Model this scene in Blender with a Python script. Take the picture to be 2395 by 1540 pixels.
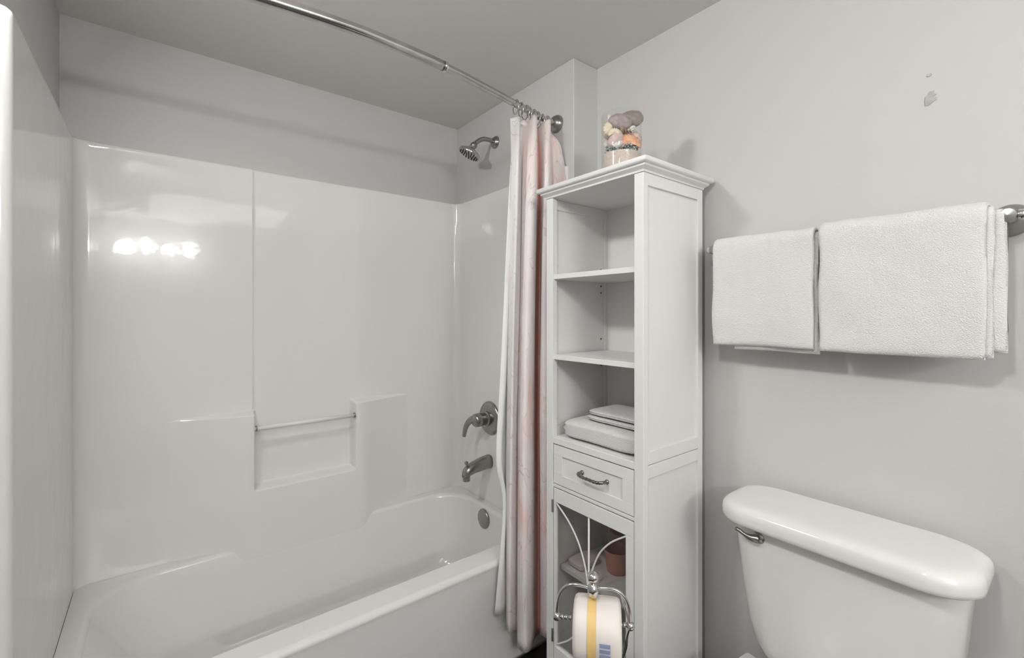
import bpy, bmesh, math, random
from mathutils import Vector, Matrix, noise
random.seed(7)
D = bpy.data
for o in list(D.objects): D.objects.remove(o, do_unlink=True)
S = bpy.context.scene
COL = S.collection
PI = math.pi
H = 1.36            # camera height

# ---------------------------------------------------------------- camera
cam = D.objects.new('camera', D.cameras.new('camera')); COL.objects.link(cam)
cam.data.sensor_width = 36.0
cam.data.lens = 36.0 * 1055 / 2395
cam.data.shift_y = -36 / 2395
cam.data.clip_start = 0.02
cam.location = (0, 0, H)
cam.rotation_euler = (math.radians(90), 0, math.radians(51.9))
S.camera = cam

# ---------------------------------------------------------------- world, exposure, lights
w = D.worlds.new('world'); S.world = w; w.use_nodes = True
w.node_tree.nodes['Background'].inputs[0].default_value = (0.9, 0.92, 1.0, 1)
w.node_tree.nodes['Background'].inputs[1].default_value = 0.3
S.view_settings.view_transform = 'Standard'
S.view_settings.look = 'None'
S.view_settings.gamma = 1.0
S.view_settings.use_curve_mapping = False
S.view_settings.exposure = 0.46
VANITY_W = 104.0        # emission strength of one vanity bulb
CEIL_W = 5.8           # watts of the adjustable ceiling spotlight beside the tub
CEIL_B = 6.3           # watts of its twin above the photographer
FILL_W = 6.5          # watts of the added fill under the ceiling, not a real fixture

def area(name, loc, rot, size, size_y, power, color=(1, 1, 1), shape='RECTANGLE'):
    l = D.lights.new(name, 'AREA'); l.shape = shape; l.size = size; l.size_y = size_y
    l.energy = power; l.color = color
    o = D.objects.new(name, l); o.location = loc; o.rotation_euler = rot; COL.objects.link(o)
    return o
area('ceiling_lamp', (-1.13, -0.262, 2.285), (math.radians(52), 0, math.radians(-6)), 0.15, 0.15, CEIL_W, (1, 0.99, 0.97), 'DISK')
area('ceiling_lamp', (-0.20, -0.262, 2.285), (math.radians(52), 0, math.radians(-16)), 0.15, 0.15, CEIL_B, (1, 0.99, 0.97), 'DISK')
area('fill_light', (1.05, 0.50, 2.36), (0, 0, 0), 1.1, 1.1, FILL_W, (1.0, 0.99, 0.975))  # unseen soft fill, added to brighten the room evenly

# ---------------------------------------------------------------- materials
def mat(name, col=(.8, .8, .8), rough=.5, metal=0., spec=.5, coat=0., nz=None, bump=None, sss=0., ior=1.5):
    m = D.materials.new(name); m.use_nodes = True
    nt = m.node_tree; b = nt.nodes['Principled BSDF']
    b.inputs['Base Color'].default_value = (*col, 1)
    b.inputs['Roughness'].default_value = rough
    b.inputs['Metallic'].default_value = metal
    b.inputs['Specular IOR Level'].default_value = spec
    b.inputs['Coat Weight'].default_value = coat
    b.inputs['Coat Roughness'].default_value = 0.05
    b.inputs['IOR'].default_value = ior
    tc = nt.nodes.new('ShaderNodeTexCoord')
    if nz:      # (scale, second colour, amount)
        n = nt.nodes.new('ShaderNodeTexNoise'); n.inputs['Scale'].default_value = nz[0]
        n.inputs['Detail'].default_value = 4
        nt.links.new(tc.outputs['Object'], n.inputs['Vector'])
        r = nt.nodes.new('ShaderNodeValToRGB')
        r.color_ramp.elements[0].position = .35; r.color_ramp.elements[1].position = .35 + nz[2]
        r.color_ramp.elements[0].color = (*col, 1); r.color_ramp.elements[1].color = (*nz[1], 1)
        nt.links.new(n.outputs['Fac'], r.inputs['Fac'])
        nt.links.new(r.outputs['Color'], b.inputs['Base Color'])
    if bump:    # list of (scale, strength, distance)
        prev = None
        for sc, st, di in bump:
            n = nt.nodes.new('ShaderNodeTexNoise'); n.inputs['Scale'].default_value = sc
            n.inputs['Detail'].default_value = 3
            nt.links.new(tc.outputs['Object'], n.inputs['Vector'])
            bp = nt.nodes.new('ShaderNodeBump'); bp.inputs['Strength'].default_value = st
            bp.inputs['Distance'].default_value = di
            nt.links.new(n.outputs['Fac'], bp.inputs['Height'])
            if prev: nt.links.new(prev.outputs['Normal'], bp.inputs['Normal'])
            prev = bp
        nt.links.new(prev.outputs['Normal'], b.inputs['Normal'])
    return m

M = {}
M['paint'] = mat('wall_paint', (.575, .572, .56), .55, spec=.35, bump=[(160, .12, .002), (6, .1, .004)])
M['ceil'] = mat('ceiling_paint', (.78, .76, .745), .7, spec=.2, bump=[(120, .15, .002)])
M['floor'] = mat('dark_vinyl', (.02, .018, .017), .35, nz=(9, (.035, .03, .028), .3))
M['acrylic'] = mat('white_acrylic', (.81, .808, .79), .055, spec=.5, bump=[(7, .30, .003)])
M['acrylic_flat'] = mat('white_acrylic_flat', (.72, .717, .70), .06, spec=.5)
M['tub'] = mat('tub_enamel', (.78, .778, .76), .13, spec=.5, bump=[(5, .1, .004)])
M['lacquer'] = mat('white_lacquer', (.80, .795, .78), .38, spec=.4, bump=[(220, .05, .001)])
M['china'] = mat('vitreous_china', (.76, .755, .74), .11, spec=.5)
M['chrome'] = mat('chrome', (.62, .62, .61), .14, metal=1.)
M['nickel'] = mat('brushed_nickel', (.34, .335, .32), .28, metal=1., bump=[(90, .1, .001)])
M['gun'] = mat('dark_nickel', (.25, .245, .235), .25, metal=1.)
M['rodm'] = mat('rod_metal', (.60, .595, .58), .2, metal=1., nz=(14, (.42, .41, .39), .5), bump=[(70, .15, .001)])
M['dark'] = mat('dark_gap', (.03, .03, .03), .6)
M['terry'] = mat('terry_cloth', (.77, .765, .75), .95, spec=.1, bump=[(420, .8, .004), (28, .2, .008)])
M['liner'] = mat('liner_vinyl', (.84, .85, .835), .32, spec=.4)
M['sand'] = mat('jar_sand', (.58, .49, .44), .9, nz=(160, (.66, .58, .52), .25), bump=[(300, .8, .003)])
M['paper'] = mat('roll_wrapper', (.84, .79, .73), .5, nz=(6, (.80, .74, .74), .4), bump=[(30, .25, .003)])
M['yellow'] = mat('yellow_print', (.80, .56, .22), .5)
M['blue'] = mat('blue_print', (.28, .33, .52), .5)
M['coral'] = mat('coral_plastic', (.62, .27, .2), .4)
M['pinkcloth'] = mat('folded_cloth', (.62, .56, .56), .8)
M['scuff'] = mat('bare_plaster', (.42, .415, .40), .9, nz=(60, (.5, .49, .47), .3))
M['bin'] = mat('bin_plastic', (.74, .735, .72), .3)

def glass(name, tint, base=.04, edge=.5, rough=.02):
    m = D.materials.new(name); m.use_nodes = True; nt = m.node_tree
    nt.nodes.clear(); L = nt.links.new
    out = nt.nodes.new('ShaderNodeOutputMaterial'); mix = nt.nodes.new('ShaderNodeMixShader')
    lw = nt.nodes.new('ShaderNodeLayerWeight'); lw.inputs['Blend'].default_value = .5
    pw = nt.nodes.new('ShaderNodeMath'); pw.operation = 'POWER'; pw.inputs[1].default_value = 4
    ma = nt.nodes.new('ShaderNodeMath'); ma.operation = 'MULTIPLY_ADD'; ma.inputs[1].default_value = edge; ma.inputs[2].default_value = base
    L(lw.outputs['Facing'], pw.inputs[0]); L(pw.outputs[0], ma.inputs[0])
    t = nt.nodes.new('ShaderNodeBsdfTransparent'); t.inputs['Color'].default_value = (*tint, 1)
    g = nt.nodes.new('ShaderNodeBsdfGlossy'); g.inputs['Roughness'].default_value = rough
    L(ma.outputs[0], mix.inputs[0]); L(t.outputs[0], mix.inputs[1])
    L(g.outputs[0], mix.inputs[2]); L(mix.outputs[0], out.inputs[0])
    return m
M['jar'] = glass('clear_glass', (.985, .99, .985), .02, .35)
M['pane'] = glass('door_glass', (.87, .865, .86), .03, .4)

def emis(name, col, st):
    m = D.materials.new(name); m.use_nodes = True
    b = m.node_tree.nodes['Principled BSDF']
    b.inputs['Base Color'].default_value = (.9, .9, .9, 1)
    b.inputs['Emission Color'].default_value = (*col, 1); b.inputs['Emission Strength'].default_value = st
    return m
M['bulb'] = emis('lit_bulb', (1, .99, .97), VANITY_W)
M['dome'] = emis('lit_diffuser', (1, .98, .95), 1.2)

CORAL = .77
def curtain_mat():
    m = D.materials.new('printed_curtain'); m.use_nodes = True; nt = m.node_tree
    b = nt.nodes['Principled BSDF']; b.inputs['Roughness'].default_value = .75
    b.inputs['Specular IOR Level'].default_value = .2
    L = nt.links.new
    uv = nt.nodes.new('ShaderNodeUVMap'); uv.uv_map = 'cloth'
    def ramp(fac, stops):
        r = nt.nodes.new('ShaderNodeValToRGB'); e = r.color_ramp.elements
        e[0].position, e[0].color = stops[0][0], (*stops[0][1], 1)
        e[1].position, e[1].color = stops[-1][0], (*stops[-1][1], 1)
        for p, c in stops[1:-1]:
            x = e.new(p); x.color = (*c, 1)
        L(fac, r.inputs['Fac']); return r
    def tex(scale, detail=3, dist=0., loc=0.):
        mp = nt.nodes.new('ShaderNodeMapping'); mp.inputs['Scale'].default_value = scale
        mp.inputs['Location'].default_value = (loc, loc * .7, 0)
        L(uv.outputs[0], mp.inputs[0])
        n = nt.nodes.new('ShaderNodeTexNoise'); n.inputs['Scale'].default_value = 1
        n.inputs['Detail'].default_value = detail; n.inputs['Distortion'].default_value = dist
        L(mp.outputs[0], n.inputs['Vector']); return n
    wash = tex((6, 2.4, 1), 3, .6)
    base = ramp(wash.outputs['Fac'], [(.32, (.96, .87, .865)), (.46, (.97, .94, .915)), (.57, (.97, .86, .83)),
                                      (.70, (.96, .70, .64))])
    lav = tex((7, 1.8, 1), 2, .4, 5.3)
    lr = ramp(lav.outputs['Fac'], [(.55, (0, 0, 0)), (.72, (1, 1, 1))])
    mix = nt.nodes.new('ShaderNodeMixRGB'); L(lr.outputs[0], mix.inputs[0]); L(base.outputs[0], mix.inputs[1])
    mix.inputs[2].default_value = (.84, .76, .84, 1)
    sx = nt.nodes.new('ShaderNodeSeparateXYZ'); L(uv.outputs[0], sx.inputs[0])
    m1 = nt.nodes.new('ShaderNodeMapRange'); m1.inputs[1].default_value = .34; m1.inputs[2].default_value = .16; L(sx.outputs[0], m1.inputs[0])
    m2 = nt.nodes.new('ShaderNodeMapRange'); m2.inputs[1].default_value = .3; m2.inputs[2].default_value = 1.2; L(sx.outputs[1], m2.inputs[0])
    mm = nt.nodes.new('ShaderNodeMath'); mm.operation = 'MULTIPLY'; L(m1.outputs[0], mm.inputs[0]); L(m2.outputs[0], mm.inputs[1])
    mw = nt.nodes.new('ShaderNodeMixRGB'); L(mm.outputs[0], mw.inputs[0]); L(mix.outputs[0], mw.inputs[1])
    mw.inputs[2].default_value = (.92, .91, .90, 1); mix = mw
    stp = tex((1.2, 1.6, 1), 2, .4, 8.2)          # the coral blossom trail printed down one fold
    sa = nt.nodes.new('ShaderNodeMath'); sa.operation = 'MULTIPLY_ADD'; L(stp.outputs['Fac'], sa.inputs[0]); sa.inputs[1].default_value = .22; L(sx.outputs[0], sa.inputs[2])
    sr = ramp(sa.outputs[0], [(CORAL - .10, (0, 0, 0)), (CORAL - .04, (.8, .8, .8)), (CORAL + .05, (.9, .9, .9)), (CORAL + .09, (0, 0, 0))])
    mc = nt.nodes.new('ShaderNodeMixRGB'); L(sr.outputs[0], mc.inputs[0]); L(mix.outputs[0], mc.inputs[1]); mc.inputs[2].default_value = (.90, .50, .43, 1); mix = mc
    vein = tex((6, 3.5, 1), 2, 1.6, 2.1)           # thin drawn flower outlines
    ma = nt.nodes.new('ShaderNodeMath'); ma.operation = 'SUBTRACT'; ma.inputs[1].default_value = .5
    L(vein.outputs['Fac'], ma.inputs[0])
    mb = nt.nodes.new('ShaderNodeMath'); mb.operation = 'ABSOLUTE'; L(ma.outputs[0], mb.inputs[0])
    vr = ramp(mb.outputs[0], [(0, (.6, .6, .6)), (.012, (0, 0, 0))])
    mix2 = nt.nodes.new('ShaderNodeMixRGB'); L(vr.outputs[0], mix2.inputs[0]); L(mix.outputs[0], mix2.inputs[1])
    mix2.inputs[2].default_value = (.72, .52, .48, 1)
    L(mix2.outputs[0], b.inputs['Base Color'])
    tr = nt.nodes.new('ShaderNodeBsdfTranslucent'); L(mix2.outputs[0], tr.inputs['Color'])
    ms = nt.nodes.new('ShaderNodeMixShader'); ms.inputs[0].default_value = .18
    L(b.outputs[0], ms.inputs[1]); L(tr.outputs[0], ms.inputs[2])
    L(ms.outputs[0], nt.nodes['Material Output'].inputs[0])
    return m
M['curtain'] = curtain_mat()

def shellmat(name, c1, c2):
    return mat(name, c1, .45, nz=(55, c2, .25))
SH = {'mauve': shellmat('mauve_shell', (.30, .24, .24), (.42, .35, .34)),
      'cream': shellmat('cream_shell', (.72, .62, .42), (.78, .70, .58)),
      'pink': shellmat('pink_shell', (.55, .40, .38), (.68, .54, .50)),
      'brown': shellmat('brown_shell', (.22, .14, .11), (.36, .26, .22)),
      'orange': shellmat('orange_shell', (.78, .32, .18), (.80, .48, .30)),
      'white': shellmat('white_shell', (.76, .74, .70), (.62, .60, .58)),
      'taupe': shellmat('taupe_shell', (.24, .20, .18), (.34, .28, .26)),
      'teal': mat('teal_pebble', (.16, .24, .24), .35, nz=(120, (.45, .52, .50), .2))}

# ---------------------------------------------------------------- mesh helpers
def put(name, bm, m, parent=None, smooth=False, bevel=0., seg=2, angle=35):
    me = D.meshes.new(name); bm.normal_update(); bm.to_mesh(me); bm.free()
    o = D.objects.new(name, me); COL.objects.link(o)
    if m: me.materials.append(m)
    if parent: o.parent = parent
    if smooth or bevel:
        for p in me.polygons: p.use_smooth = True
    if bevel:
        b = o.modifiers.new('bevel', 'BEVEL'); b.width = bevel; b.segments = seg; b.limit_method = 'ANGLE'
        b.angle_limit = math.radians(30); b.harden_normals = True
    return o
def empty(name, loc=(0, 0, 0), rz=0):
    o = D.objects.new(name, None); COL.objects.link(o); o.location = loc; o.rotation_euler = (0, 0, rz)
    o.empty_display_size = .05
    return o
def tag(o, label, cat, group=None):
    o['label'] = label; o['category'] = cat
    if group: o['group'] = group
    return o
def struct(o, label=None):
    o['kind'] = 'structure'
    if label: o['label'] = label
    return o
def box(bm, x0, x1, y0, y1, z0, z1):
    v = [bm.verts.new(p) for p in ((x0, y0, z0), (x1, y0, z0), (x1, y1, z0), (x0, y1, z0),
                                   (x0, y0, z1), (x1, y0, z1), (x1, y1, z1), (x0, y1, z1))]
    for f in ((3, 2, 1, 0), (4, 5, 6, 7), (0, 1, 5, 4), (1, 2, 6, 5), (2, 3, 7, 6), (3, 0, 4, 7)):
        bm.faces.new([v[i] for i in f])
def bx(name, x0, x1, y0, y1, z0, z1, m, parent=None, bevel=0., seg=2):
    bm = bmesh.new(); box(bm, min(x0, x1), max(x0, x1), min(y0, y1), max(y0, y1), z0, z1)
    return put(name, bm, m, parent, bevel=bevel, seg=seg)
def loft(bm, rings, cap0=True, cap1=True):
    R = [[bm.verts.new(p) for p in r] for r in rings]
    n = len(R[0])
    for a, b in zip(R, R[1:]):
        for i in range(n):
            bm.faces.new((a[i], a[(i + 1) % n], b[(i + 1) % n], b[i]))
    if cap0: bm.faces.new(list(reversed(R[0])))
    if cap1: bm.faces.new(R[-1])
    return R
def rrect(x0, x1, y0, y1, r, z, n=6):
    """counter-clockwise rounded rectangle; r = radius or (r at -x-y, +x-y, +x+y, -x+y)"""
    if not isinstance(r, (tuple, list)): r = (r,) * 4
    out = []
    for (cx, cy, sx, sy, a0, q) in ((x0, y0, 1, 1, PI, r[0]), (x1, y0, -1, 1, 1.5 * PI, r[1]),
                                    (x1, y1, -1, -1, 0, r[2]), (x0, y1, 1, -1, .5 * PI, r[3])):
        for k in range(n + 1):
            a = a0 + .5 * PI * k / n
            out.append((cx + sx * q + q * math.cos(a), cy + sy * q + q * math.sin(a), z))
    return out
def catmull(P, n=8):
    P = [Vector(p) for p in P]; Q = [2 * P[0] - P[1]] + P + [2 * P[-1] - P[-2]]
    out = []
    for i in range(1, len(Q) - 2):
        a, b, c, d = Q[i - 1:i + 3]
        for k in range(n):
            t = k / n
            out.append(.5 * ((2 * b) + (c - a) * t + (2 * a - 5 * b + 4 * c - d) * t * t + (3 * b - a - 3 * c + d) * t ** 3))
    out.append(P[-1]); return out
def tube(bm, pts, r, n=14, closed=False):
    """tube along points; r = number or list"""
    pts = [Vector(p) for p in pts]; N = len(pts)
    rr = r if isinstance(r, (list, tuple)) else [r] * N
    T = []
    for i in range(N):
        if closed: t = pts[(i + 1) % N] - pts[i - 1]
        else: t = pts[min(i + 1, N - 1)] - pts[max(i - 1, 0)]
        T.append(t.normalized())
    up = Vector((0, 0, 1)) if abs(T[0].z) < .9 else Vector((1, 0, 0))
    u = T[0].cross(up).normalized(); rings = []
    for i in range(N):
        u = (u - T[i] * u.dot(T[i])).normalized(); v = T[i].cross(u)
        rings.append([pts[i] + rr[i] * (math.cos(2 * PI * k / n) * u + math.sin(2 * PI * k / n) * v) for k in range(n)])
    if closed:
        R = [[bm.verts.new(p) for p in g] for g in rings]
        for i in range(N):
            a, b = R[i], R[(i + 1) % N]
            for k in range(n): bm.faces.new((a[k], a[(k + 1) % n], b[(k + 1) % n], b[k]))
    else: loft(bm, rings)
def tb(name, pts, r, m, parent=None, n=14, closed=False):
    bm = bmesh.new(); tube(bm, pts, r, n, closed); return put(name, bm, m, parent, smooth=True)
def lathe(bm, prof, origin=(0, 0, 0), axis=(0, 0, 1), n=32):
    """prof = [(radius, height)], turned round axis through origin"""
    ax = Vector(axis).normalized()
    up = Vector((0, 0, 1)) if abs(ax.z) < .9 else Vector((1, 0, 0))
    u = ax.cross(up).normalized(); v = ax.cross(u); o = Vector(origin)
    rings = [[o + ax * h + max(r, 1e-5) * (math.cos(2 * PI * k / n) * u + math.sin(2 * PI * k / n) * v) for k in range(n)]
             for r, h in prof]
    loft(bm, rings)
def lt(name, prof, origin, axis, m, parent=None, n=32, smooth=True):
    bm = bmesh.new(); lathe(bm, prof, origin, axis, n)
    bmesh.ops.recalc_face_normals(bm, faces=bm.faces)
    o = put(name, bm, m, parent, smooth=smooth)
    if smooth: o.data.set_sharp_from_angle(angle=math.radians(50))
    return o
def ball(name, c, r, m, parent=None, n=16):
    bm = bmesh.new(); bmesh.ops.create_uvsphere(bm, u_segments=n, v_segments=n // 2 + 2, radius=r)
    bmesh.ops.translate(bm, vec=Vector(c), verts=bm.verts)
    return put(name, bm, m, parent, smooth=True)

# ================================================================ SETTING
XL, YB, YE, YN, XR, XW = -2.157, 1.442, 1.302, -.265, -1.262, 2.0
YF, ZC = -.405, 2.381
T = .1
struct(bx('wall_left', XL - T, XL, YN - T, YE + T, 0, ZC, M['paint']))
struct(bx('wall_shower_end', XL - T, XR, YE, YE + .3, 0, ZC, M['paint'], bevel=.004))
struct(bx('wall_back', XR, XW + T, YB, YB + T, 0, ZC, M['paint']))
struct(bx('wall_right', XW, XW + T, YF - T, YB, 0, ZC, M['paint']))
struct(bx('wall_shower_near', XL - T, XR, YF - .2, YN, 0, ZC, M['paint'], bevel=.004))
struct(bx('wall_front', XR, XW + T, YF - T, YF, 0, ZC, M['paint']))
struct(bx('floor', XL - T, XW + T, YF - T, YE + .3, -.05, 0, M['floor']))
struct(bx('ceiling', XL - T, XW + T, YF - .2, YE + .3, ZC, ZC + .05, M['ceil']))
bm = bmesh.new(); box(bm, XR + .002, XW - .002, YB - .013, YB - .0005, .0005, .08); box(bm, XR + .002, XW - .002, YB - .009, YB - .0005, .08, .092)
struct(put('baseboard_back', bm, M['lacquer'], bevel=.002))
# two bare spots where something was once fixed to the wall
def scuff(name, cx, cz, pts, label):
    bm = bmesh.new()
    a = [bm.verts.new((cx + x, YB - .0004, cz + z)) for x, z in pts]
    b = [bm.verts.new((cx + x * .86, YB - .0016, cz + z * .86)) for x, z in pts]
    n = len(pts)
    for i in range(n): bm.faces.new((a[i], a[(i + 1) % n], b[(i + 1) % n], b[i]))
    bm.faces.new(b)
    bmesh.ops.recalc_face_normals(bm, faces=bm.faces)
    return tag(put(name, bm, M['scuff']), label, 'wall mark')
s = [(-.011, -.018), (-.004, -.019), (.006, -.012), (.011, -.009), (.012, -.003), (.005, .000), (.011, .004), (.006, .007),
     (.006, .015), (-.003, .015), (-.006, .007), (-.011, .004), (-.012, -.006)]
scuff('wall_scuff', -.229, H + .513, s, 'larger grey peeled patch high on the wall above the towels')
scuff('wall_scuff', -.232, H + .567, [(.005 * math.cos(k * PI / 4), .004 * math.sin(k * PI / 4)) for k in range(8)],
      'tiny grey dot on the wall just above the larger peeled patch')

# ================================================================ SHOWER SURROUND
XS, Y0, Y1, ZR, ZT = -2.130, -.225, 1.290, .424, 1.960   # panel face, end faces, rim, top
sur = tag(empty('shower_surround', (XS, .52, ZR)), 'glossy white moulded shower wall surround with soap shelves above the bathtub', 'shower surround')
def wpart(name, bm, m, parent, **k):           # part built in world coordinates
    o = put(name, bm, m, parent, **k)
    if parent: o.matrix_parent_inverse = Matrix.Translation(-Vector(parent.location))
    return o
def plan_wall(path, back, z0, z1, lip=.012):
    """vertical panel: front path in plan, back path in plan, with a rounded top lip"""
    bm = bmesh.new(); P = [Vector((*p, 0)) for p in path]; Q = [Vector((*p, 0)) for p in back]
    rows = [[p + Vector((0, 0, z0)) for p in P], [p + Vector((0, 0, z1 - lip)) for p in P]]
    for k in (1, 2, 3):
        t = k / 3 * PI / 2
        f = (1 - math.cos(t)) * lip
        rows.append([p + (q - p).normalized() * f + Vector((0, 0, z1 - lip + math.sin(t) * lip)) for p, q in zip(P, Q)])
    rows.insert(1, [p + Vector((0, 0, z1 - lip - .01)) for p in P]); rows.append([q + Vector((0, 0, z1)) for q in Q]); rows.append([q + Vector((0, 0, z0)) for q in Q])
    V = [[bm.verts.new(p) for p in r] for r in rows]
    for a, b in zip(V, V[1:]):
        for i in range(len(a) - 1): bm.faces.new((a[i], a[i + 1], b[i + 1], b[i]))
    for j in (0, -1):
        bm.faces.new([r[j] for r in V])
    bmesh.ops.recalc_face_normals(bm, faces=bm.faces)
    return bm
def flat(o):        # keep big faces flat, let only the rounded edges turn
    w_ = o.modifiers.new('normals', 'WEIGHTED_NORMAL'); w_.weight = 100; w_.mode = 'FACE_AREA'; return o
def arc(cx, cy, r, a0, a1, n=8):
    return [(cx + r * math.cos(math.radians(a0 + (a1 - a0) * k / n)), cy + r * math.sin(math.radians(a0 + (a1 - a0) * k / n))) for k in range(n + 1)]
RC = .038
# one continuous moulded sheet: near front flange, near end, long back with a very slightly sunk middle bay, far end, far flange
fx = -1.292
c0, c1 = .308, .7126
near = [(fx, YN + .001), (fx, Y0 - .018)] + arc(fx - .016, Y0 - .016, .016, 0, 90, 6) + [(-1.33, Y0), (-1.40, Y0), (-1.7, Y0), (XS + RC + .02, Y0), (XS + RC, Y0)] + arc(XS + RC, Y0 + RC, RC, 270, 180, 10)[1:]
mid_ = [(XS, Y0 + RC + .02), (XS, .1), (XS, c0 - .004), (XS - .001, c0), (XS - .005, c0 + .004), (XS - .006, c0 + .012), (XS - .006, .5), (XS - .006, c1 - .05),
        (XS - .0052, c1 - .03), (XS - .003, c1 - .005), (XS - .0008, c1 + .02), (XS, c1 + .04), (XS, .95), (XS, Y1 - RC - .02)]
far = [(x, Y0 + Y1 - y) for x, y in reversed(near)]; far[-1] = (fx, YE - .001)
front = near + mid_ + far
back = []
for n_, (x, y) in enumerate(front):
    if n_ < len(near): back.append((min(x, fx - .02), YN + .001) if n_ < len(near) - 6 else (XL + .001, YN + .001) if n_ == len(near) - 6 else (XL + .001, YN + .002 + .015 * (n_ - len(near) + 6)))
    elif n_ < len(near) + len(mid_): back.append((XL + .001, y))
    else:
        q_ = len(front) - 1 - n_; a_, b_ = back[q_]; back.append((a_, YE - .001 - (b_ - YN - .001)))
flat(wpart('wall_panel', plan_wall(front, back, .002, ZT), M['acrylic'], sur, smooth=True))
def prism(path, z0, z1):
    bm = bmesh.new()
    a = [bm.verts.new((*p, z0)) for p in path]; b = [bm.verts.new((*p, z1)) for p in path]; n = len(path)
    for i in range(n): bm.faces.new((a[i], a[(i + 1) % n], b[(i + 1) % n], b[i]))
    bm.faces.new(b); bm.faces.new(list(reversed(a)))
    bmesh.ops.recalc_face_normals(bm, faces=bm.faces)
    return bm
PR, ZB = .061, .345
def sst(a, b, x):
    t = max(0, min(1, (x - a) / (b - a))); return t * t * (3 - 2 * t)
def bulge(y, z):
    wy = max(0, min(1, (y + .02) / (c0 - .02))) * max(0, min(1, (1.04 - y) / (1.04 - c1 - .04)))
    wy = min(1, wy) ** 1.7
    out = 1 - sst(c0 - .004, c0 + .008, y) * (1 - sst(c1 - .008, c1 + .004, y))
    lo = 1 - sst(.642, .658, z); hi = 1 - sst(.948, .964, z)
    return PR * wy * max(lo, out * hi)
def fine(a, b, n, marks, h=.012, k=9):
    v = {a + (b - a) * i / n for i in range(n + 1)}
    for m in marks: v |= {m - h + 2 * h * i / k for i in range(k + 1)}
    return sorted(v)
ys = fine(-.03, 1.05, 60, (c0 + .002, c1 - .002)); zs = fine(ZB, .975, 24, (.650, .956)); zs = [z for z in zs if z < .9665]
bm = bmesh.new(); g = [[bm.verts.new((XS - .003 + bulge(y, z) * 1.05, y, z)) for z in zs] for y in ys]
for a, b in zip(g, g[1:]):
    for k in range(len(zs) - 1): bm.faces.new((a[k], b[k], b[k + 1], a[k + 1]))
wpart('moulded_shelves', bm, M['acrylic'], sur, smooth=True)
bm = bmesh.new(); tube(bm, [(XS + .052, c0 - .002, .893), (XS + .052, c1 + .002, .893)], .0085, 16)
wpart('grab_bar', bm, M['acrylic'], sur, smooth=True)
for yy in (c0 + .001, c1 - .001):
    bm = bmesh.new(); s_ = 1 if yy < .5 else -1
    lathe(bm, [(.012, 0), (.012, .006)], (XS + .052, yy, .893), (0, s_, 0), 16)
    o = wpart('bar_socket', bm, M['nickel'], sur, smooth=True); o['label'] = 'grey metal end socket of the grab bar'

# ================================================================ BATHTUB
XA, XI = -1.373, -1.484
tub = tag(empty('bathtub', (-1.75, .53, 0)), 'glossy white alcove bathtub below the shower surround', 'bathtub')
bm = bmesh.new()
ex0, ex1, ey0, ey1 = XS + .002, XA, Y0 + .001, Y1 - .001
rings = [rrect(ex0, ex1 - .006, ey0, ey1, .002, 0.0),
         rrect(ex0, ex1 - .006, ey0, ey1, .002, .02),
         rrect(ex0, ex1 - .004, ey0, ey1, .002, ZR - .03)]
for k in range(5):
    t = k / 4 * PI / 2
    rings.append(rrect(ex0, ex1 - .02 + .02 * math.cos(t), ey0, ey1, .002, ZR - .02 + .02 * math.sin(t)))
ix0, ix1, iy0, iy1 = -2.078, XI, -.165, 1.246
rr = (.17, .15, .12, .15)
for k in range(6):
    t = k / 5 * PI / 2; e = .018 * math.sin(t)
    rings.append(rrect(ix0 - .018 + e, ix1 + .018 - e, iy0 - .018 + e, iy1 + .018 - e, tuple(a + .01 for a in rr), ZR - .018 * (1 - math.cos(t))))
for z, ix, near, far, r in ((.36, .012, .03, .004, .16), (.26, .03, .09, .012, .15), (.16, .05, .17, .03, .14), (.11, .066, .24, .05, .13), (.085, .095, .31, .08, .12), (.075, .14, .38, .13, .10)):
    rings.append(rrect(ix0 + ix, ix1 - ix * .8, iy0 + near, iy1 - far, r, z))
loft(bm, rings, True, True)
bmesh.ops.recalc_face_normals(bm, faces=bm.faces)
flat(wpart('tub_body', bm, M['tub'], tub, smooth=True))

# overflow plate
ov = lt('overflow_plate', [(.046, 0), (.046, .004), (.043, .010), (.036, .013), (.0, .0145)], (-1.803, 1.2435, .366), (0, -1, .03), M['nickel'])
tag(ov, 'round brushed metal overflow plate inside the tub end below the spout', 'overflow plate')
# valve
va = tag(empty('shower_valve', (-1.818, 1.289, .845)), 'brushed metal tub valve with curved lever handle above the spout', 'valve')
def lp(o, loc):   # helper: place a part given in world coordinates under an Empty
    o.matrix_parent_inverse = Matrix.Translation(-Vector(loc)); return o
VL = va.location
lp(lt('escutcheon', [(.082, 0), (.082, .004), (.076, .012), (.05, .018), (.03, .020), (0, .020)], (-1.818, 1.289, .845), (0, -1, 0), M['nickel'], va, 40), VL)
lp(lt('valve_stem', [(.036, .0), (.036, .012), (.030, .016), (.030, .04), (.033, .044), (.032, .072), (.022, .082), (0, .084)], (-1.818, 1.272, .845), (0, -1, 0), M['nickel'], va), VL)
hp = catmull([(-1.818, 1.215, .848), (-1.842, 1.203, .846), (-1.868, 1.194, .828), (-1.886, 1.188, .796), (-1.893, 1.184, .755)], 6)
hb = bmesh.new(); tube(hb, hp, [.024 - .015 * (i / (len(hp) - 1)) ** .8 for i in range(len(hp))], 14)
lp(put('lever_handle', hb, M['nickel'], va, smooth=True), VL)
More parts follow.
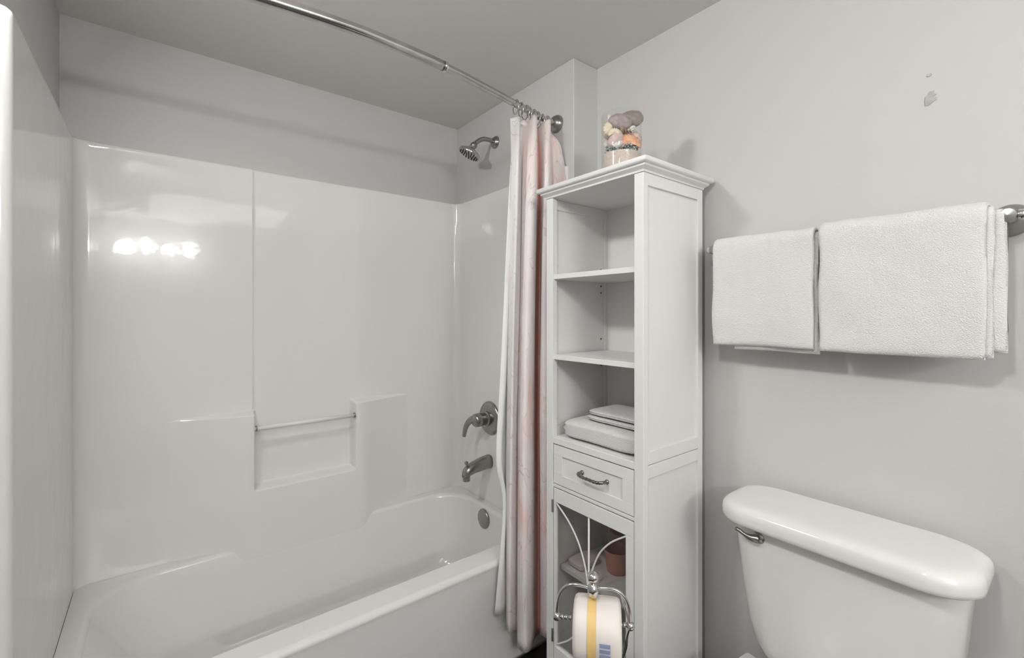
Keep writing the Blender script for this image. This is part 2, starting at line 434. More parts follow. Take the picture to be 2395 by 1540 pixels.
# spout
sp = tag(empty('tub_spout', (-1.825, 1.289, .63)), 'brushed metal tub spout with diverter knob under the valve', 'spout')
VS = sp.location
bm = bmesh.new(); rings = []
for t, hw, zt, zb in ((0, .030, .662, .598), (.02, .030, .661, .598), (.06, .029, .654, .594), (.10, .027, .644, .590), (.125, .025, .634, .584), (.142, .022, .620, .578), (.150, .016, .606, .576)):
    cz, hz = (zt + zb) / 2, (zt - zb) / 2
    rings.append([(-1.825 + hw * math.copysign(abs(math.cos(a)) ** .75, math.cos(a)), 1.289 - t, cz + hz * math.copysign(abs(math.sin(a)) ** .75, math.sin(a)))
                  for a in [2 * PI * k / 20 for k in range(20)]])
loft(bm, rings); bmesh.ops.recalc_face_normals(bm, faces=bm.faces)
lp(put('spout_body', bm, M['nickel'], sp, smooth=True), VS)
lp(lt('spout_outlet', [(.018, 0), (.018, .022), (.014, .022)], (-1.825, 1.155, .585), (0, 0, -1), M['nickel'], sp, 20), VS)
lp(lt('diverter_knob', [(.005, 0), (.005, .012), (.009, .014), (.009, .022), (.004, .026)], (-1.825, 1.158, .630), (0, -.2, 1), M['nickel'], sp, 16), VS)
# shower head
sh = tag(empty('showerhead', (-1.79, 1.301, 2.198)), 'chrome shower head on a bent arm high on the end wall', 'shower head')
VH = sh.location
lp(lt('wall_flange', [(.030, 0), (.030, .004), (.022, .014), (.014, .018), (0, .018)], (-1.79, 1.3015, 2.200), (0, -1, 0), M['nickel'], sh, 24), VH)
ap = catmull([(-1.79, 1.29, 2.200), (-1.792, 1.262, 2.204), (-1.797, 1.232, 2.202), (-1.803, 1.205, 2.186), (-1.808, 1.185, 2.163)], 6)
lp(tb('shower_arm', ap, .0105, M['nickel'], sh), VH)
hd = Vector((-.25, -.38, -.89)).normalized(); hc = Vector((-1.808, 1.185, 2.163))
lp(ball('swivel_ball', hc, .017, M['nickel'], sh), VH)
lp(lt('shower_rose', [(.014, .004), (.020, .016), (.040, .028), (.052, .036), (.055, .046), (.052, .052), (0, .053)], hc, hd, M['chrome'], sh, 32), VH)
bm = bmesh.new(); nu = hd.cross(Vector((0, 0, 1))).normalized(); nv = hd.cross(nu)
for ring, cnt in ((.044, 18), (.034, 14), (.023, 10), (.012, 6), (0, 1)):
    for k in range(cnt):
        a = 2 * PI * k / cnt
        lathe(bm, [(.0026, .052), (.0020, .0560), (0, .0562)], hc + nu * ring * math.cos(a) + nv * ring * math.sin(a), hd, 6)
o = lp(put('nozzles', bm, M['dark'], sh), VH); o['kind'] = 'stuff'; o['label'] = 'small dark rubber spray nozzles'

# ================================================================ CURTAIN ROD
RZ = 2.146
key = [(-1.345, -.262), (-1.30, -.05), (-1.267, .22), (-1.250, .39), (-1.248, .52), (-1.261, .715), (-1.297, .93), (-1.338, 1.13), (-1.352, 1.20), (-1.357, 1.299)]
rp = catmull([(x, y, RZ) for x, y in key], 8)
rod = tag(empty('curtain_rod', (-1.30, .52, RZ)), 'bowed chrome shower curtain rod running under the ceiling', 'curtain rod')
VR = rod.location
k0 = 8 * 5
lp(tb('outer_tube', rp[:k0 + 1], .0155, M['rodm'], rod, 20), VR)
lp(tb('inner_tube', rp[k0 - 2:], .0125, M['rodm'], rod, 20), VR)
tdir = (rp[k0 + 1] - rp[k0]).normalized()
lp(lt('joint_collar', [(.0155, -.004), (.0172, -.002), (.0172, .006), (.0125, .008)], rp[k0], tdir, M['chrome'], rod, 20), VR)
lp(lt('end_flange', [(.036, 0), (.036, .006), (.030, .018), (.020, .026), (.0125, .03)], (-1.357, 1.3015, RZ), (0, -1, 0), M['nickel'], rod, 28), VR)
lp(lt('end_flange', [(.036, 0), (.036, .006), (.030, .018), (.020, .026), (.0155, .03)], (-1.345, -.2645, RZ), (0, 1, 0), M['nickel'], rod, 28), VR)
def rodx(y):
    for a, b in zip(rp, rp[1:]):
        if a.y <= y <= b.y: return a.x + (b.x - a.x) * (y - a.y) / (b.y - a.y)
    return rp[-1].x
rings_y = [1.055, 1.085, 1.112, 1.135, 1.160, 1.185, 1.215, 1.240]
nth = ['first', 'second', 'third', 'fourth', 'fifth', 'sixth', 'seventh', 'eighth']
ring0 = None
for i, y in enumerate(rings_y):
    if ring0 is None:
        bm = bmesh.new(); pts = []
        for k in range(20):
            a = 2 * PI * k / 20
            pts.append((.021 * math.cos(a), 0, -.012 + (.030 if math.sin(a) < 0 else .0235) * math.sin(a)))
        tube(bm, pts, .0022, 8, True)
        ring0 = put('curtain_ring', bm, M['chrome'], smooth=True); o = ring0
    else:
        o = ring0.copy(); COL.objects.link(o)
    tag(o, nth[i] + ' metal curtain ring from the open end of the gathered curtain', 'curtain ring', 'metal rings gathered at the end of the curtain rod')
    o.location = (rodx(y), y, RZ + .004); o.rotation_euler = (0, 0, random.uniform(-.35, .35))

# ================================================================ CURTAIN AND LINER
def cloth(name, levels, zs, m, sub=6, nz=60, thick=.0016, wob=.003, seed=0, hem=None, uvw=.7):
    """levels: list of plan polylines (same count) at heights given per column by zs[level] (number or list)"""
    L = []
    for lv, z in zip(levels, zs):
        zz = z if isinstance(z, (list, tuple)) else [z] * len(lv)
        L.append(catmull([(x, y, c) for (x, y), c in zip(lv, zz)], sub))
    cols = len(L[0]); bm = bmesh.new(); uvl = bm.loops.layers.uv.new('cloth'); grid = []
    for j in range(cols):
        c = catmull([l[j] for l in L], max(2, nz // (len(L) - 1))); col = []
        for i, p in enumerate(c):
            f = min(1, i / 6)
            d = noise.noise(Vector((j * .13 + seed, p.z * 2.3, 1.7))) * wob * f
            col.append(bm.verts.new(p + Vector((d * .8, d * .6, 0))))
        grid.append(col)
    rows = len(grid[0]); s = 0; S_ = [0]
    mid = rows // 2
    for j in range(1, cols): S_.append(S_[-1] + (grid[j][mid].co - grid[j - 1][mid].co).length)
    if name == 'shower_curtain': print('ARC', [round(S_[k * sub] * 2, 3) for k in range(len(levels[0]))])
    for j in range(cols - 1):
        for i in range(rows - 1):
            q = (grid[j][i], grid[j][i + 1], grid[j + 1][i + 1], grid[j + 1][i])
            f = bm.faces.new(q)
            for lo, (a, b) in zip(f.loops, ((j, i), (j, i + 1), (j + 1, i + 1), (j + 1, i))):
                lo[uvl].uv = (S_[a] * 2.0, grid[a][b].co.z)
    o = put(name, bm, m, smooth=True)
    sd = o.modifiers.new('thickness', 'SOLIDIFY'); sd.thickness = thick; sd.offset = 0
    return o
top = [(-1.35, 1.05), (-1.325, 1.075), (-1.352, 1.092), (-1.37, 1.115), (-1.352, 1.13), (-1.318, 1.14), (-1.322, 1.16), (-1.363, 1.18), (-1.366, 1.2), (-1.33, 1.205), (-1.318, 1.228), (-1.345, 1.248), (-1.353, 1.266), (-1.335, 1.284), (-1.322, 1.292)]
mid0 = [(-1.345, 1.05), (-1.31, 1.052), (-1.335, 1.082), (-1.35, 1.112), (-1.335, 1.1), (-1.296, 1.104), (-1.294, 1.135), (-1.338, 1.172), (-1.344, 1.198), (-1.3, 1.172), (-1.282, 1.186), (-1.3, 1.22), (-1.323, 1.25), (-1.312, 1.272), (-1.292, 1.289)]
mid1 = [(-1.355, 1.035), (-1.305, 1.022), (-1.332, 1.062), (-1.35, 1.108), (-1.33, 1.072), (-1.282, 1.06), (-1.284, 1.096), (-1.34, 1.17), (-1.346, 1.196), (-1.27, 1.13), (-1.238, 1.13), (-1.25, 1.165), (-1.298, 1.225), (-1.29, 1.24), (-1.262, 1.25)]
bot = [(-1.357, 1.035), (-1.318, 1.018), (-1.335, 1.058), (-1.34, 1.1), (-1.322, 1.062), (-1.272, 1.054), (-1.28, 1.096), (-1.326, 1.158), (-1.33, 1.182), (-1.272, 1.138), (-1.225, 1.124), (-1.232, 1.15), (-1.278, 1.21), (-1.27, 1.222), (-1.24, 1.226)]
zt = [2.10, 2.105, 2.100, 2.110, 2.122, 2.128, 2.120, 2.108, 2.108, 2.125, 2.132, 2.122, 2.10, 2.07, 2.04]
zb = [.185, .178, .165, .14, .115, .118, .110, .10, .10, .145, .168, .165, .16, .16, .17]
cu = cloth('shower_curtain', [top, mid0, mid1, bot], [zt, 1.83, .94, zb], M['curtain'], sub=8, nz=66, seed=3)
tag(cu, 'pink and peach printed shower curtain gathered beside the white cabinet', 'shower curtain')
lt_ = [(-1.366, 1.075), (-1.380, 1.100), (-1.362, 1.125), (-1.388, 1.150), (-1.366, 1.172), (-1.392, 1.195), (-1.372, 1.22)]
l1 = [(-1.345, 1.040), (-1.350, 1.062), (-1.358, 1.085), (-1.385, 1.110), (-1.380, 1.14), (-1.392, 1.17), (-1.385, 1.2)]
l2 = [(-1.352, 1.005), (-1.344, 1.020), (-1.362, 1.050), (-1.368, 1.085), (-1.366, 1.12), (-1.368, 1.16), (-1.366, 1.2)]
l3 = [(-1.354, .986), (-1.345, 1.002), (-1.365, 1.030), (-1.366, 1.07), (-1.365, 1.11), (-1.367, 1.15), (-1.366, 1.19)]
l4 = [(-1.356, 1.018), (-1.348, 1.028), (-1.366, 1.048), (-1.366, 1.08), (-1.365, 1.12), (-1.367, 1.15), (-1.366, 1.19)]
l5 = [(-1.358, .982), (-1.346, .998), (-1.352, 1.020), (-1.364, 1.05), (-1.365, 1.10), (-1.367, 1.15), (-1.366, 1.19)]
li = cloth('shower_liner', [lt_, l1, l2, l3, l4, l5], [[2.09, 2.10, 2.10, 2.11, 2.11, 2.11, 2.11], 1.82, 1.15, .82, .63, [.238, .236, .235, .23, .23, .23, .23]], M['liner'], sub=6, nz=60, seed=9, wob=.002)
tag(li, 'plain white shower liner hanging at the left of the pink curtain', 'shower liner')

# ================================================================ CABINET
CX0, CX1, CY0, CY1, CT = -1.182, -.776, 1.082, 1.400, 1.800
cab = tag(empty('linen_cabinet', (-.979, 1.241, 0)), 'tall narrow white linen cabinet with open shelves, drawer and glass door', 'cabinet')
VC = cab.location
def cb(name, *a, m=None, parent=None, bevel=.0015):
    p = parent or cab
    bm = bmesh.new()
    for q in a: box(bm, *q)
    o = put(name, bm, m or M['lacquer'], p, bevel=bevel)
    o.matrix_parent_inverse = Matrix.Translation(-Vector(VC)) if p is cab else Matrix.Identity(4)
    return o
PW = .032
UZ = 1.764      # underside of the top
for x0, x1 in ((CX0, CX0 + PW), (CX1 - PW, CX1)):
    cb('front_post', (x0, x1, CY0, CY0 + .022, 0, UZ))
    cb('back_post', (x0 + (.0 if x0 < -1 else .012), x1 - (.012 if x0 < -1 else 0), CY1 - .028, CY1, 0, UZ))
for s_, xo in ((-1, CX0), (1, CX1)):
    a, b = sorted((xo, xo - s_ * .020)); c, d = sorted((xo - s_ * .007, xo - s_ * .014))
    o = cb('side_panel', (c, d, CY0 + .02, CY1 - .026, .06, UZ), bevel=0)
    cb('side_rail', (a, b, CY0 + .022, CY1 - .028, 1.728, UZ))
    cb('side_rail', (a, b, CY0 + .022, CY1 - .028, .885, .9225))
    cb('side_rail', (a, b, CY0 + .022, CY1 - .028, .9245, .962))
    cb('side_rail', (a, b, CY0 + .022, CY1 - .028, .06, .11))
cb('cabinet_back', (CX0 + .018, CX1 - .018, CY1 - .012, CY1 - .006, .06, UZ), bevel=0)
bm = bmesh.new()
loft(bm, [rrect(CX0 - e, CX1 + e, CY0 - e, CY1 + min(e, .03), .0015, z, 2) for z, e in
          ((UZ, -.001), (UZ, .003), (1.769, .004), (1.773, .008), (1.776, .013), (1.778, .015), (1.783, .016), (1.7835, .020), (1.787, .0245), (1.789, .0255), (1.7985, .0255), (CT, .024))])
o = lp_ = put('crown_top', bm, M['lacquer'], cab, smooth=True); o.matrix_parent_inverse = Matrix.Translation(-Vector(VC))
o.data.set_sharp_from_angle(angle=math.radians(28))
IX0, IX1 = CX0 + .021, CX1 - .021
for z in (H + .120, H - .160):
    cb('shelf', (IX0, IX1, CY0 + .006, CY1 - .014, z, z + .017))
cb('counter_shelf', (CX0 + PW, CX1 - PW, CY0 + .001, CY0 + .023, .908, .930), (IX0, IX1, CY0 + .023, CY1 - .014, .915, .930))
cb('rail_under_drawer', (CX0 + PW, CX1 - PW, CY0 + .003, CY0 + .022, .757, .768))
cb('inner_shelf', (IX0, IX1, CY0 + .05, CY1 - .014, .446, .463))
cb('cabinet_floor', (IX0, IX1, CY0 + .022, CY1 - .014, .10, .115))
cb('bottom_rail', (CX0 + PW, CX1 - PW, CY0 + .002, CY0 + .022, .10, .150))
cb('partition', (IX0, IX1, CY0 + .022, CY1 - .014, .757, .764))
# peg holes and shelf pins
hole = None
for z in (1.53, 1.466, 1.44, 1.262, 1.183, 1.16, .985):
    for x, y, ax in ((IX0 - .0004, CY0 + .035, 1), (IX0 - .0004 + .003, CY1 - .045, 1)):
        bm = bmesh.new(); lathe(bm, [(.0032, 0), (.0032, .0016), (0, .0016)], (CX0 + .014 if y > 1.2 else CX0 + .014, y, z), (1, 0, 0), 10)
        lp(put('peg_hole', bm, M['dark'], cab), VC)
# drawer
DX0, DX1, DZ0, DZ1 = CX0 + PW + .0025, CX1 - PW - .0025, .771, .9045
dr = empty('drawer', ((DX0 + DX1) / 2, CY0 + .002, (DZ0 + DZ1) / 2)); dr.parent = cab; lp(dr, VC)
VD = Vector(dr.location)
def frame(x0, x1, z0, z1, y0, y1, fw, fz, panel_back):
    bm = bmesh.new()
    box(bm, x0, x1, y0, y1, z1 - fz, z1); box(bm, x0, x1, y0, y1, z0, z0 + fz)
    box(bm, x0, x0 + fw, y0, y1, z0 + fz, z1 - fz); box(bm, x1 - fw, x1, y0, y1, z0 + fz, z1 - fz)
    if panel_back: box(bm, x0 + fw, x1 - fw, y0 + .006, y1, z0 + fz, z1 - fz)
    return bm
def sub(o): o.matrix_parent_inverse = Matrix.Translation(-VD); return o
sub(put('drawer_front', frame(DX0, DX1, DZ0, DZ1, CY0 + .002, CY0 + .018, .042, .034, True), M['lacquer'], dr, bevel=.001))
hz = .8405
hx0, hx1 = -1.018, -.914
pts = catmull([(hx0, CY0 + .006, hz), (hx0 + .002, CY0 - .014, hz + .001), (hx0 + .02, CY0 - .022, hz - .001), ((hx0 + hx1) / 2, CY0 - .024, hz - .0005), (hx1 - .02, CY0 - .022, hz - .001), (hx1 - .002, CY0 - .014, hz + .001), (hx1, CY0 + .006, hz)], 8)
rs = [.0040 + .0016 * abs(math.sin(i * .9)) for i in range(len(pts))]
bm = bmesh.new(); tube(bm, pts, rs, 12)
for x in (hx0, hx1): lathe(bm, [(.0075, 0), (.0075, .003), (.005, .006)], (x, CY0 + .008, hz), (0, -1, 0), 16)
sub(put('drawer_handle', bm, M['gun'], dr, smooth=True))['label'] = 'dark chrome bow handle'
sub(bx('drawer_box', DX0 + .01, DX1 - .01, CY0 + .018, CY1 - .03, DZ0 + .008, DZ1 - .012, M['lacquer'], dr))
# glass door
GX0, GX1, GZ0, GZ1 = -1.139, -.840, .205, .706
do = empty('glass_door', (CX0 + PW, CY0 + .002, .45)); do.parent = cab; lp(do, VC)
VD = Vector(do.location)
bm = bmesh.new(); EX0, EX1, EZ0, EZ1 = CX0 + PW + .0025, CX1 - PW - .0025, .155, .7535
y0, y1 = CY0 + .002, CY0 + .020
box(bm, EX0, EX1, y0, y1, GZ1, EZ1); box(bm, EX0, EX1, y0, y1, EZ0, GZ0)
box(bm, EX0, GX0, y0, y1, GZ0, GZ1); box(bm, GX1, EX1, y0, y1, GZ0, GZ1)
sub(put('door_frame', bm, M['lacquer'], do, bevel=.0015))
sub(bx('glass_pane', GX0 - .001, GX1 + .001, CY0 + .012, CY0 + .0145, GZ0 - .001, GZ1 + .001, M['pane'], do))['label'] = 'clear pane of the cabinet door'
gy = CY0 + .008; gcx = (GX0 + GX1) / 2; gz = (GZ0 + GZ1) / 2 + .012
sub(tb('muntin', [(gcx, gy, GZ0), (gcx, gy, GZ1)], .0032, M['lacquer'], do, 10))
for sx in (-1, 1):
    for sz in (-1, 1):
        X, Z = (GX0 if sx < 0 else GX1), (GZ0 if sz < 0 else GZ1)
        p = catmull([(gcx + (X - gcx) * u, gy - .001 * sz, gz + (Z - gz) * v) for u, v in ((.02, .04), (.10, .30), (.30, .58), (.60, .80), (1., .985))], 8)
        sub(tb('muntin', p, .0028, M['lacquer'], do, 10))
for z in (.69, .24):
    sub(bx('door_hinge', CX0 + PW - .004, CX0 + PW + .004, CY0 - .003, CY0 + .004, z - .022, z + .022, M['nickel'], do, bevel=.001))['label'] = 'dark metal hinge'

# things in the cabinet -----------------------------------------------------
def soft_slab(x0, x1, y0, y1, z0, z1, seed=0, r=.02, amp=.003, fold_side='left', folds=1, nx=26, ny=22):
    """puffy folded textile: superellipse block with creases round its rim"""
    bm = bmesh.new(); cx, cy, cz = (x0 + x1) / 2, (y0 + y1) / 2, (z0 + z1) / 2
    hx, hy, hz_ = (x1 - x0) / 2, (y1 - y0) / 2, (z1 - z0) / 2
    NU, NV = 64, 18; rows = []
    for i in range(NV + 1):
        ph = -PI / 2 + PI * i / NV; row = []
        cz_ = math.copysign(abs(math.sin(ph)) ** .7, math.sin(ph)); cr = abs(math.cos(ph)) ** .35 if abs(math.cos(ph)) > 1e-6 else 0
        crease = 1 - .05 * sum(math.exp(-((cz_ - (-1 + 2 * (k + 1) / (folds + 1))) / .09) ** 2) for k in range(folds)) * (hz_ > 0)
        for j in range(NU):
            th = 2 * PI * j / NU
            c, s_ = math.cos(th), math.sin(th)
            ux = math.copysign(abs(c) ** .28, c); uy = math.copysign(abs(s_) ** .28, s_)
            p = Vector((cx + hx * ux * cr * crease, cy + hy * uy * cr * crease, cz + hz_ * cz_))
            d = noise.noise(p * 14 + Vector((seed, 0, 0))) * amp
            p += Vector((d, d, d * .6))
            p.z = max(p.z, z0)
            row.append(p)
        rows.append(row)
    loft(bm, rows); bmesh.ops.recalc_face_normals(bm, faces=bm.faces)
    return bm
t = put('folded_towel', soft_slab(-1.138, -.806, 1.098, 1.345, .9305, .9985, 1, folds=2), M['terry'], smooth=True)
tag(t, 'large folded white bath towel on the shelf above the drawer', 'towel')
for k, (z0, z1, x0, lab_) in enumerate(((.9995, 1.0165, -1.060, 'lower of two small folded white cloths on the bath towel'), (1.0175, 1.036, -1.056, 'topmost small folded white cloth in the open cabinet shelf'))):
    t = put('folded_washcloth', soft_slab(x0, -.82, 1.140 + .004 * k, 1.33, z0, z1, 5 + k, folds=1, amp=.0015), M['terry'], smooth=True)
    tag(t, lab_, 'cloth')
# behind the door glass
c = tag(lt('plastic_cup', [(.030, 0), (.034, .004), (.044, .075), (.047, .080), (.044, .080), (.040, .070), (.032, .010), (0, .008)], (-1.010, 1.255, .4635), (0, 0, 1), M['coral'], n=32),
        'coral plastic tub behind the cabinet door glass, right one', 'tub')
c = tag(lt('plastic_cup', [(.026, 0), (.028, .004), (.036, .095), (.038, .100), (.035, .100), (.032, .085), (.026, .010), (0, .008)], (-1.055, 1.330, .4635), (0, 0, 1), shellmat('dusty_pink', (.5, .3, .27), (.55, .34, .3)), n=32),
        'taller dusty pink cup behind the coral tub', 'cup')
t = put('folded_cloth', soft_slab(-1.146, -1.075, 1.145, 1.25, .4635, .492, 11, folds=1, amp=.003), M['pinkcloth'], smooth=True)
tag(t, 'small pale cloth lying on the shelf behind the cabinet door glass', 'cloth')

# ================================================================ JAR OF SHELLS
JC = Vector((-.925, 1.172, CT)); JR, JH = .064, .196
jar = tag(lt('glass_jar', [(0, .0), (JR - .004, 0), (JR, .005), (JR, JH), (JR - .0012, JH + .0015), (JR - .0030, JH), (JR - .0030, .008), (0, .006)], JC + Vector((0, 0, .0005)), (0, 0, 1), M['jar'], n=48),
          'clear glass jar filled with sand and seashells on top of the cabinet', 'jar')
sd = lt('sand', [(0, 0), (JR - .0055, 0), (JR - .0045, .004), (JR - .0045, .058), (JR - .0055, .0605), (JR - .02, .062), (0, .060)], JC + Vector((0, 0, .0085)), (0, 0, 1), M['sand'], n=40)
sd['kind'] = 'stuff'; tag(sd, 'pinkish beige sand in the bottom of the glass jar', 'sand')
bm = bmesh.new()
for k in range(170):
    a = random.uniform(0, 2 * PI); r = (JR - .0095) * math.sqrt(random.random()); r = max(r, .02)
    s_ = random.uniform(.0035, .0055)
    mt = Matrix.Translation(JC + Vector((r * math.cos(a), r * math.sin(a), .0725 + random.uniform(.002, .020)))) @ Matrix.Rotation(random.uniform(0, 3), 4, 'X') @ Matrix.Diagonal((s_, s_ * .8, s_ * .6, 1))
    bmesh.ops.create_icosphere(bm, subdivisions=1, radius=1, matrix=mt)
pb = put('pebbles', bm, SH['teal'], smooth=True); pb['kind'] = 'stuff'
tag(pb, 'layer of small teal and grey pebbles above the sand in the jar', 'pebbles')
def scallop(r=1., ribs=11, depth=.42):
    bm = bmesh.new(); NR, NA = 8, ribs * 4; rows = []
    for i in range(NR + 1):
        f = i / NR; row = []
        for j in range(NA + 1):
            u = j / NA; a = -PI * .62 + PI * 1.24 * u
            rr_ = f * (1 - .10 * abs(2 * u - 1) ** 3)
            rib = 1 + .045 * f * math.cos(u * ribs * 2 * PI)
            z = depth * math.sin(PI * min(1, f) ** .8) * .9 * (1 - .35 * abs(2 * u - 1) ** 2) * rib
            row.append(bm.verts.new((r * rr_ * math.sin(a) * rib, r * (rr_ * math.cos(a) * rib), r * z)))
        rows.append(row)
    for a, b in zip(rows, rows[1:]):
        for j in range(NA): bm.faces.new((a[j], a[j + 1], b[j + 1], b[j]))
    for r_ in (rows[0],): bmesh.ops.remove_doubles(bm, verts=r_, dist=1e-5)
    return bm
def whelk(r=1.):
    bm = bmesh.new(); pts, rad = [], []
    for k in range(60):
        t_ = k / 59; a = t_ * 5 * PI * 2 / 1.6
        q = (1 - t_) ** 1.2
        pts.append((r * .45 * q * math.cos(a), r * .45 * q * math.sin(a), r * (-.6 + 1.6 * t_)))
        rad.append(r * (.42 * q + .01))
    tube(bm, pts, rad, 10); return bm
def cowrie(r=1.):
    bm = bmesh.new(); bmesh.ops.create_uvsphere(bm, u_segments=20, v_segments=12, radius=r)
    for v in bm.verts:
        v.co.x *= 1.25 - .2 * v.co.y; v.co.z *= .72; v.co.y *= .85
        if v.co.z < 0: v.co.z *= .6
        v.co.z += .04 * r * math.sin(v.co.x / r * 9)
    return bm
kinds = {'scallop': scallop, 'whelk': whelk, 'cowrie': cowrie}
fw = Vector((-.7869, .6170, 0)); rt = Vector((.6170, .7869, 0)); up = Vector((0, 0, 1))
# (sideways, towards the viewer, height, size, kind, colour, tilt about the view axis, label)
shells = [
    (.014, .022, .110, .043, 'scallop', 'orange', 0.1, 'large orange scallop shell low in the front of the jar'),
    (.028, .010, .180, .034, 'cowrie', 'taupe', .25, 'big dark taupe shell at the top right of the jar'),
    (-.008, .020, .168, .031, 'cowrie', 'mauve', -.2, 'mauve grey shell at the top middle of the jar'),
    (-.036, .014, .160, .034, 'scallop', 'cream', .5, 'cream yellow scallop shell at the upper left of the jar'),
    (-.026, .030, .134, .024, 'scallop', 'cream', -.1, 'small cream shell with dark edge below the mauve shell'),
    (-.026, .030, .108, .025, 'cowrie', 'pink', .9, 'pink rounded shell at the lower left of the jar'),
    (.004, .026, .139, .018, 'whelk', 'brown', 1.3, 'small brown spiral shell in the middle of the jar'),
    (.028, .030, .139, .013, 'whelk', 'white', .1, 'tiny white spiral shell right of the brown shell'),
    (.044, .008, .128, .032, 'scallop', 'pink', -.8, 'peach pink shell against the right side of the jar'),
    (-.047, .006, .106, .018, 'scallop', 'white', .9, 'white ribbed shell against the lower left side of the jar'),
    (-.020, .036, .092, .015, 'cowrie', 'white', .3, 'small white shell resting on the pebbles at left'),
    (.036, .020, .098, .017, 'cowrie', 'mauve', -.3, 'small mauve shell resting on the pebbles at right'),
    (-.015, -.020, .150, .034, 'cowrie', 'pink', .2, 'large pinkish shell deep in the middle of the jar'),
    (.015, -.025, .120, .034, 'cowrie', 'brown', .2, 'dark brown shell behind the orange scallop'),
    (-.030, -.005, .183, .020, 'whelk', 'white', 1.2, 'pale spiral shell lying on top at the left of the jar'),
    (.006, .002, .190, .018, 'scallop', 'white', .2, 'small white shell on top between the mauve and taupe shells'),
]
for sx, sy, z, r, kd, cc, tilt, lb in shells:
    bm = kinds[kd](r)
    if kd == 'whelk': bmesh.ops.rotate(bm, cent=(0, 0, 0), matrix=Matrix.Rotation(PI / 2, 3, 'X'), verts=bm.verts)
    o = put('seashell', bm, SH[cc], smooth=True)
    # local z faces the viewer, local y up
    zx = (-fw + up * .25).normalized(); xx = rt; yy = zx.cross(xx).normalized()
    R_ = Matrix((xx, yy, zx)).transposed().to_4x4() @ Matrix.Rotation(tilt, 4, 'Z')
    if kd == 'scallop': R_ = R_ @ Matrix.Translation((0, -r * .45, 0))
    p = JC + rt * sx - fw * sy + up * z
    d = Vector((p.x - JC.x, p.y - JC.y, 0)); lim = JR - .004 - r * (.9 if kd != 'scallop' else .55)
    if d.length > lim and d.length > 0: d = d.normalized() * max(lim, .004)
    o.matrix_world = Matrix.Translation(JC + d + up * z) @ R_
    if kd == 'scallop':
        s2 = o.modifiers.new('thickness', 'SOLIDIFY'); s2.thickness = .0014
    tag(o, lb, 'seashell', 'seashells in the glass jar')

# ================================================================ TOWEL BAR AND TOWELS
BY, BZ = 1.367, H + .2
tbar = tag(empty('towel_bar', (-.41, BY, BZ)), 'brushed metal towel bar with round end posts on the wall above the toilet', 'towel bar')
VB = tbar.location
lp(tb('bar', [(-.735, BY, BZ), (-.105, BY, BZ)], .0075, M['nickel'], tbar, 16), VB)
for x in (-.715, -.100):
    e = -1 if x < -.5 else 1
    lp(lt('wall_post', [(.033, 0), (.034, .005), (.031, .013), (.024, .022), (.019, .030), (.015, .045), (.013, .060), (.015, .072), (.0165, .080), (.013, .088), (0, .090)], (x, YB - .0003, BZ), (0, -1, 0), M['nickel'], tbar, 32), VB)
    lp(ball('end_cap', (x + e * .018, BY, BZ), .011, M['chrome'], tbar), VB)

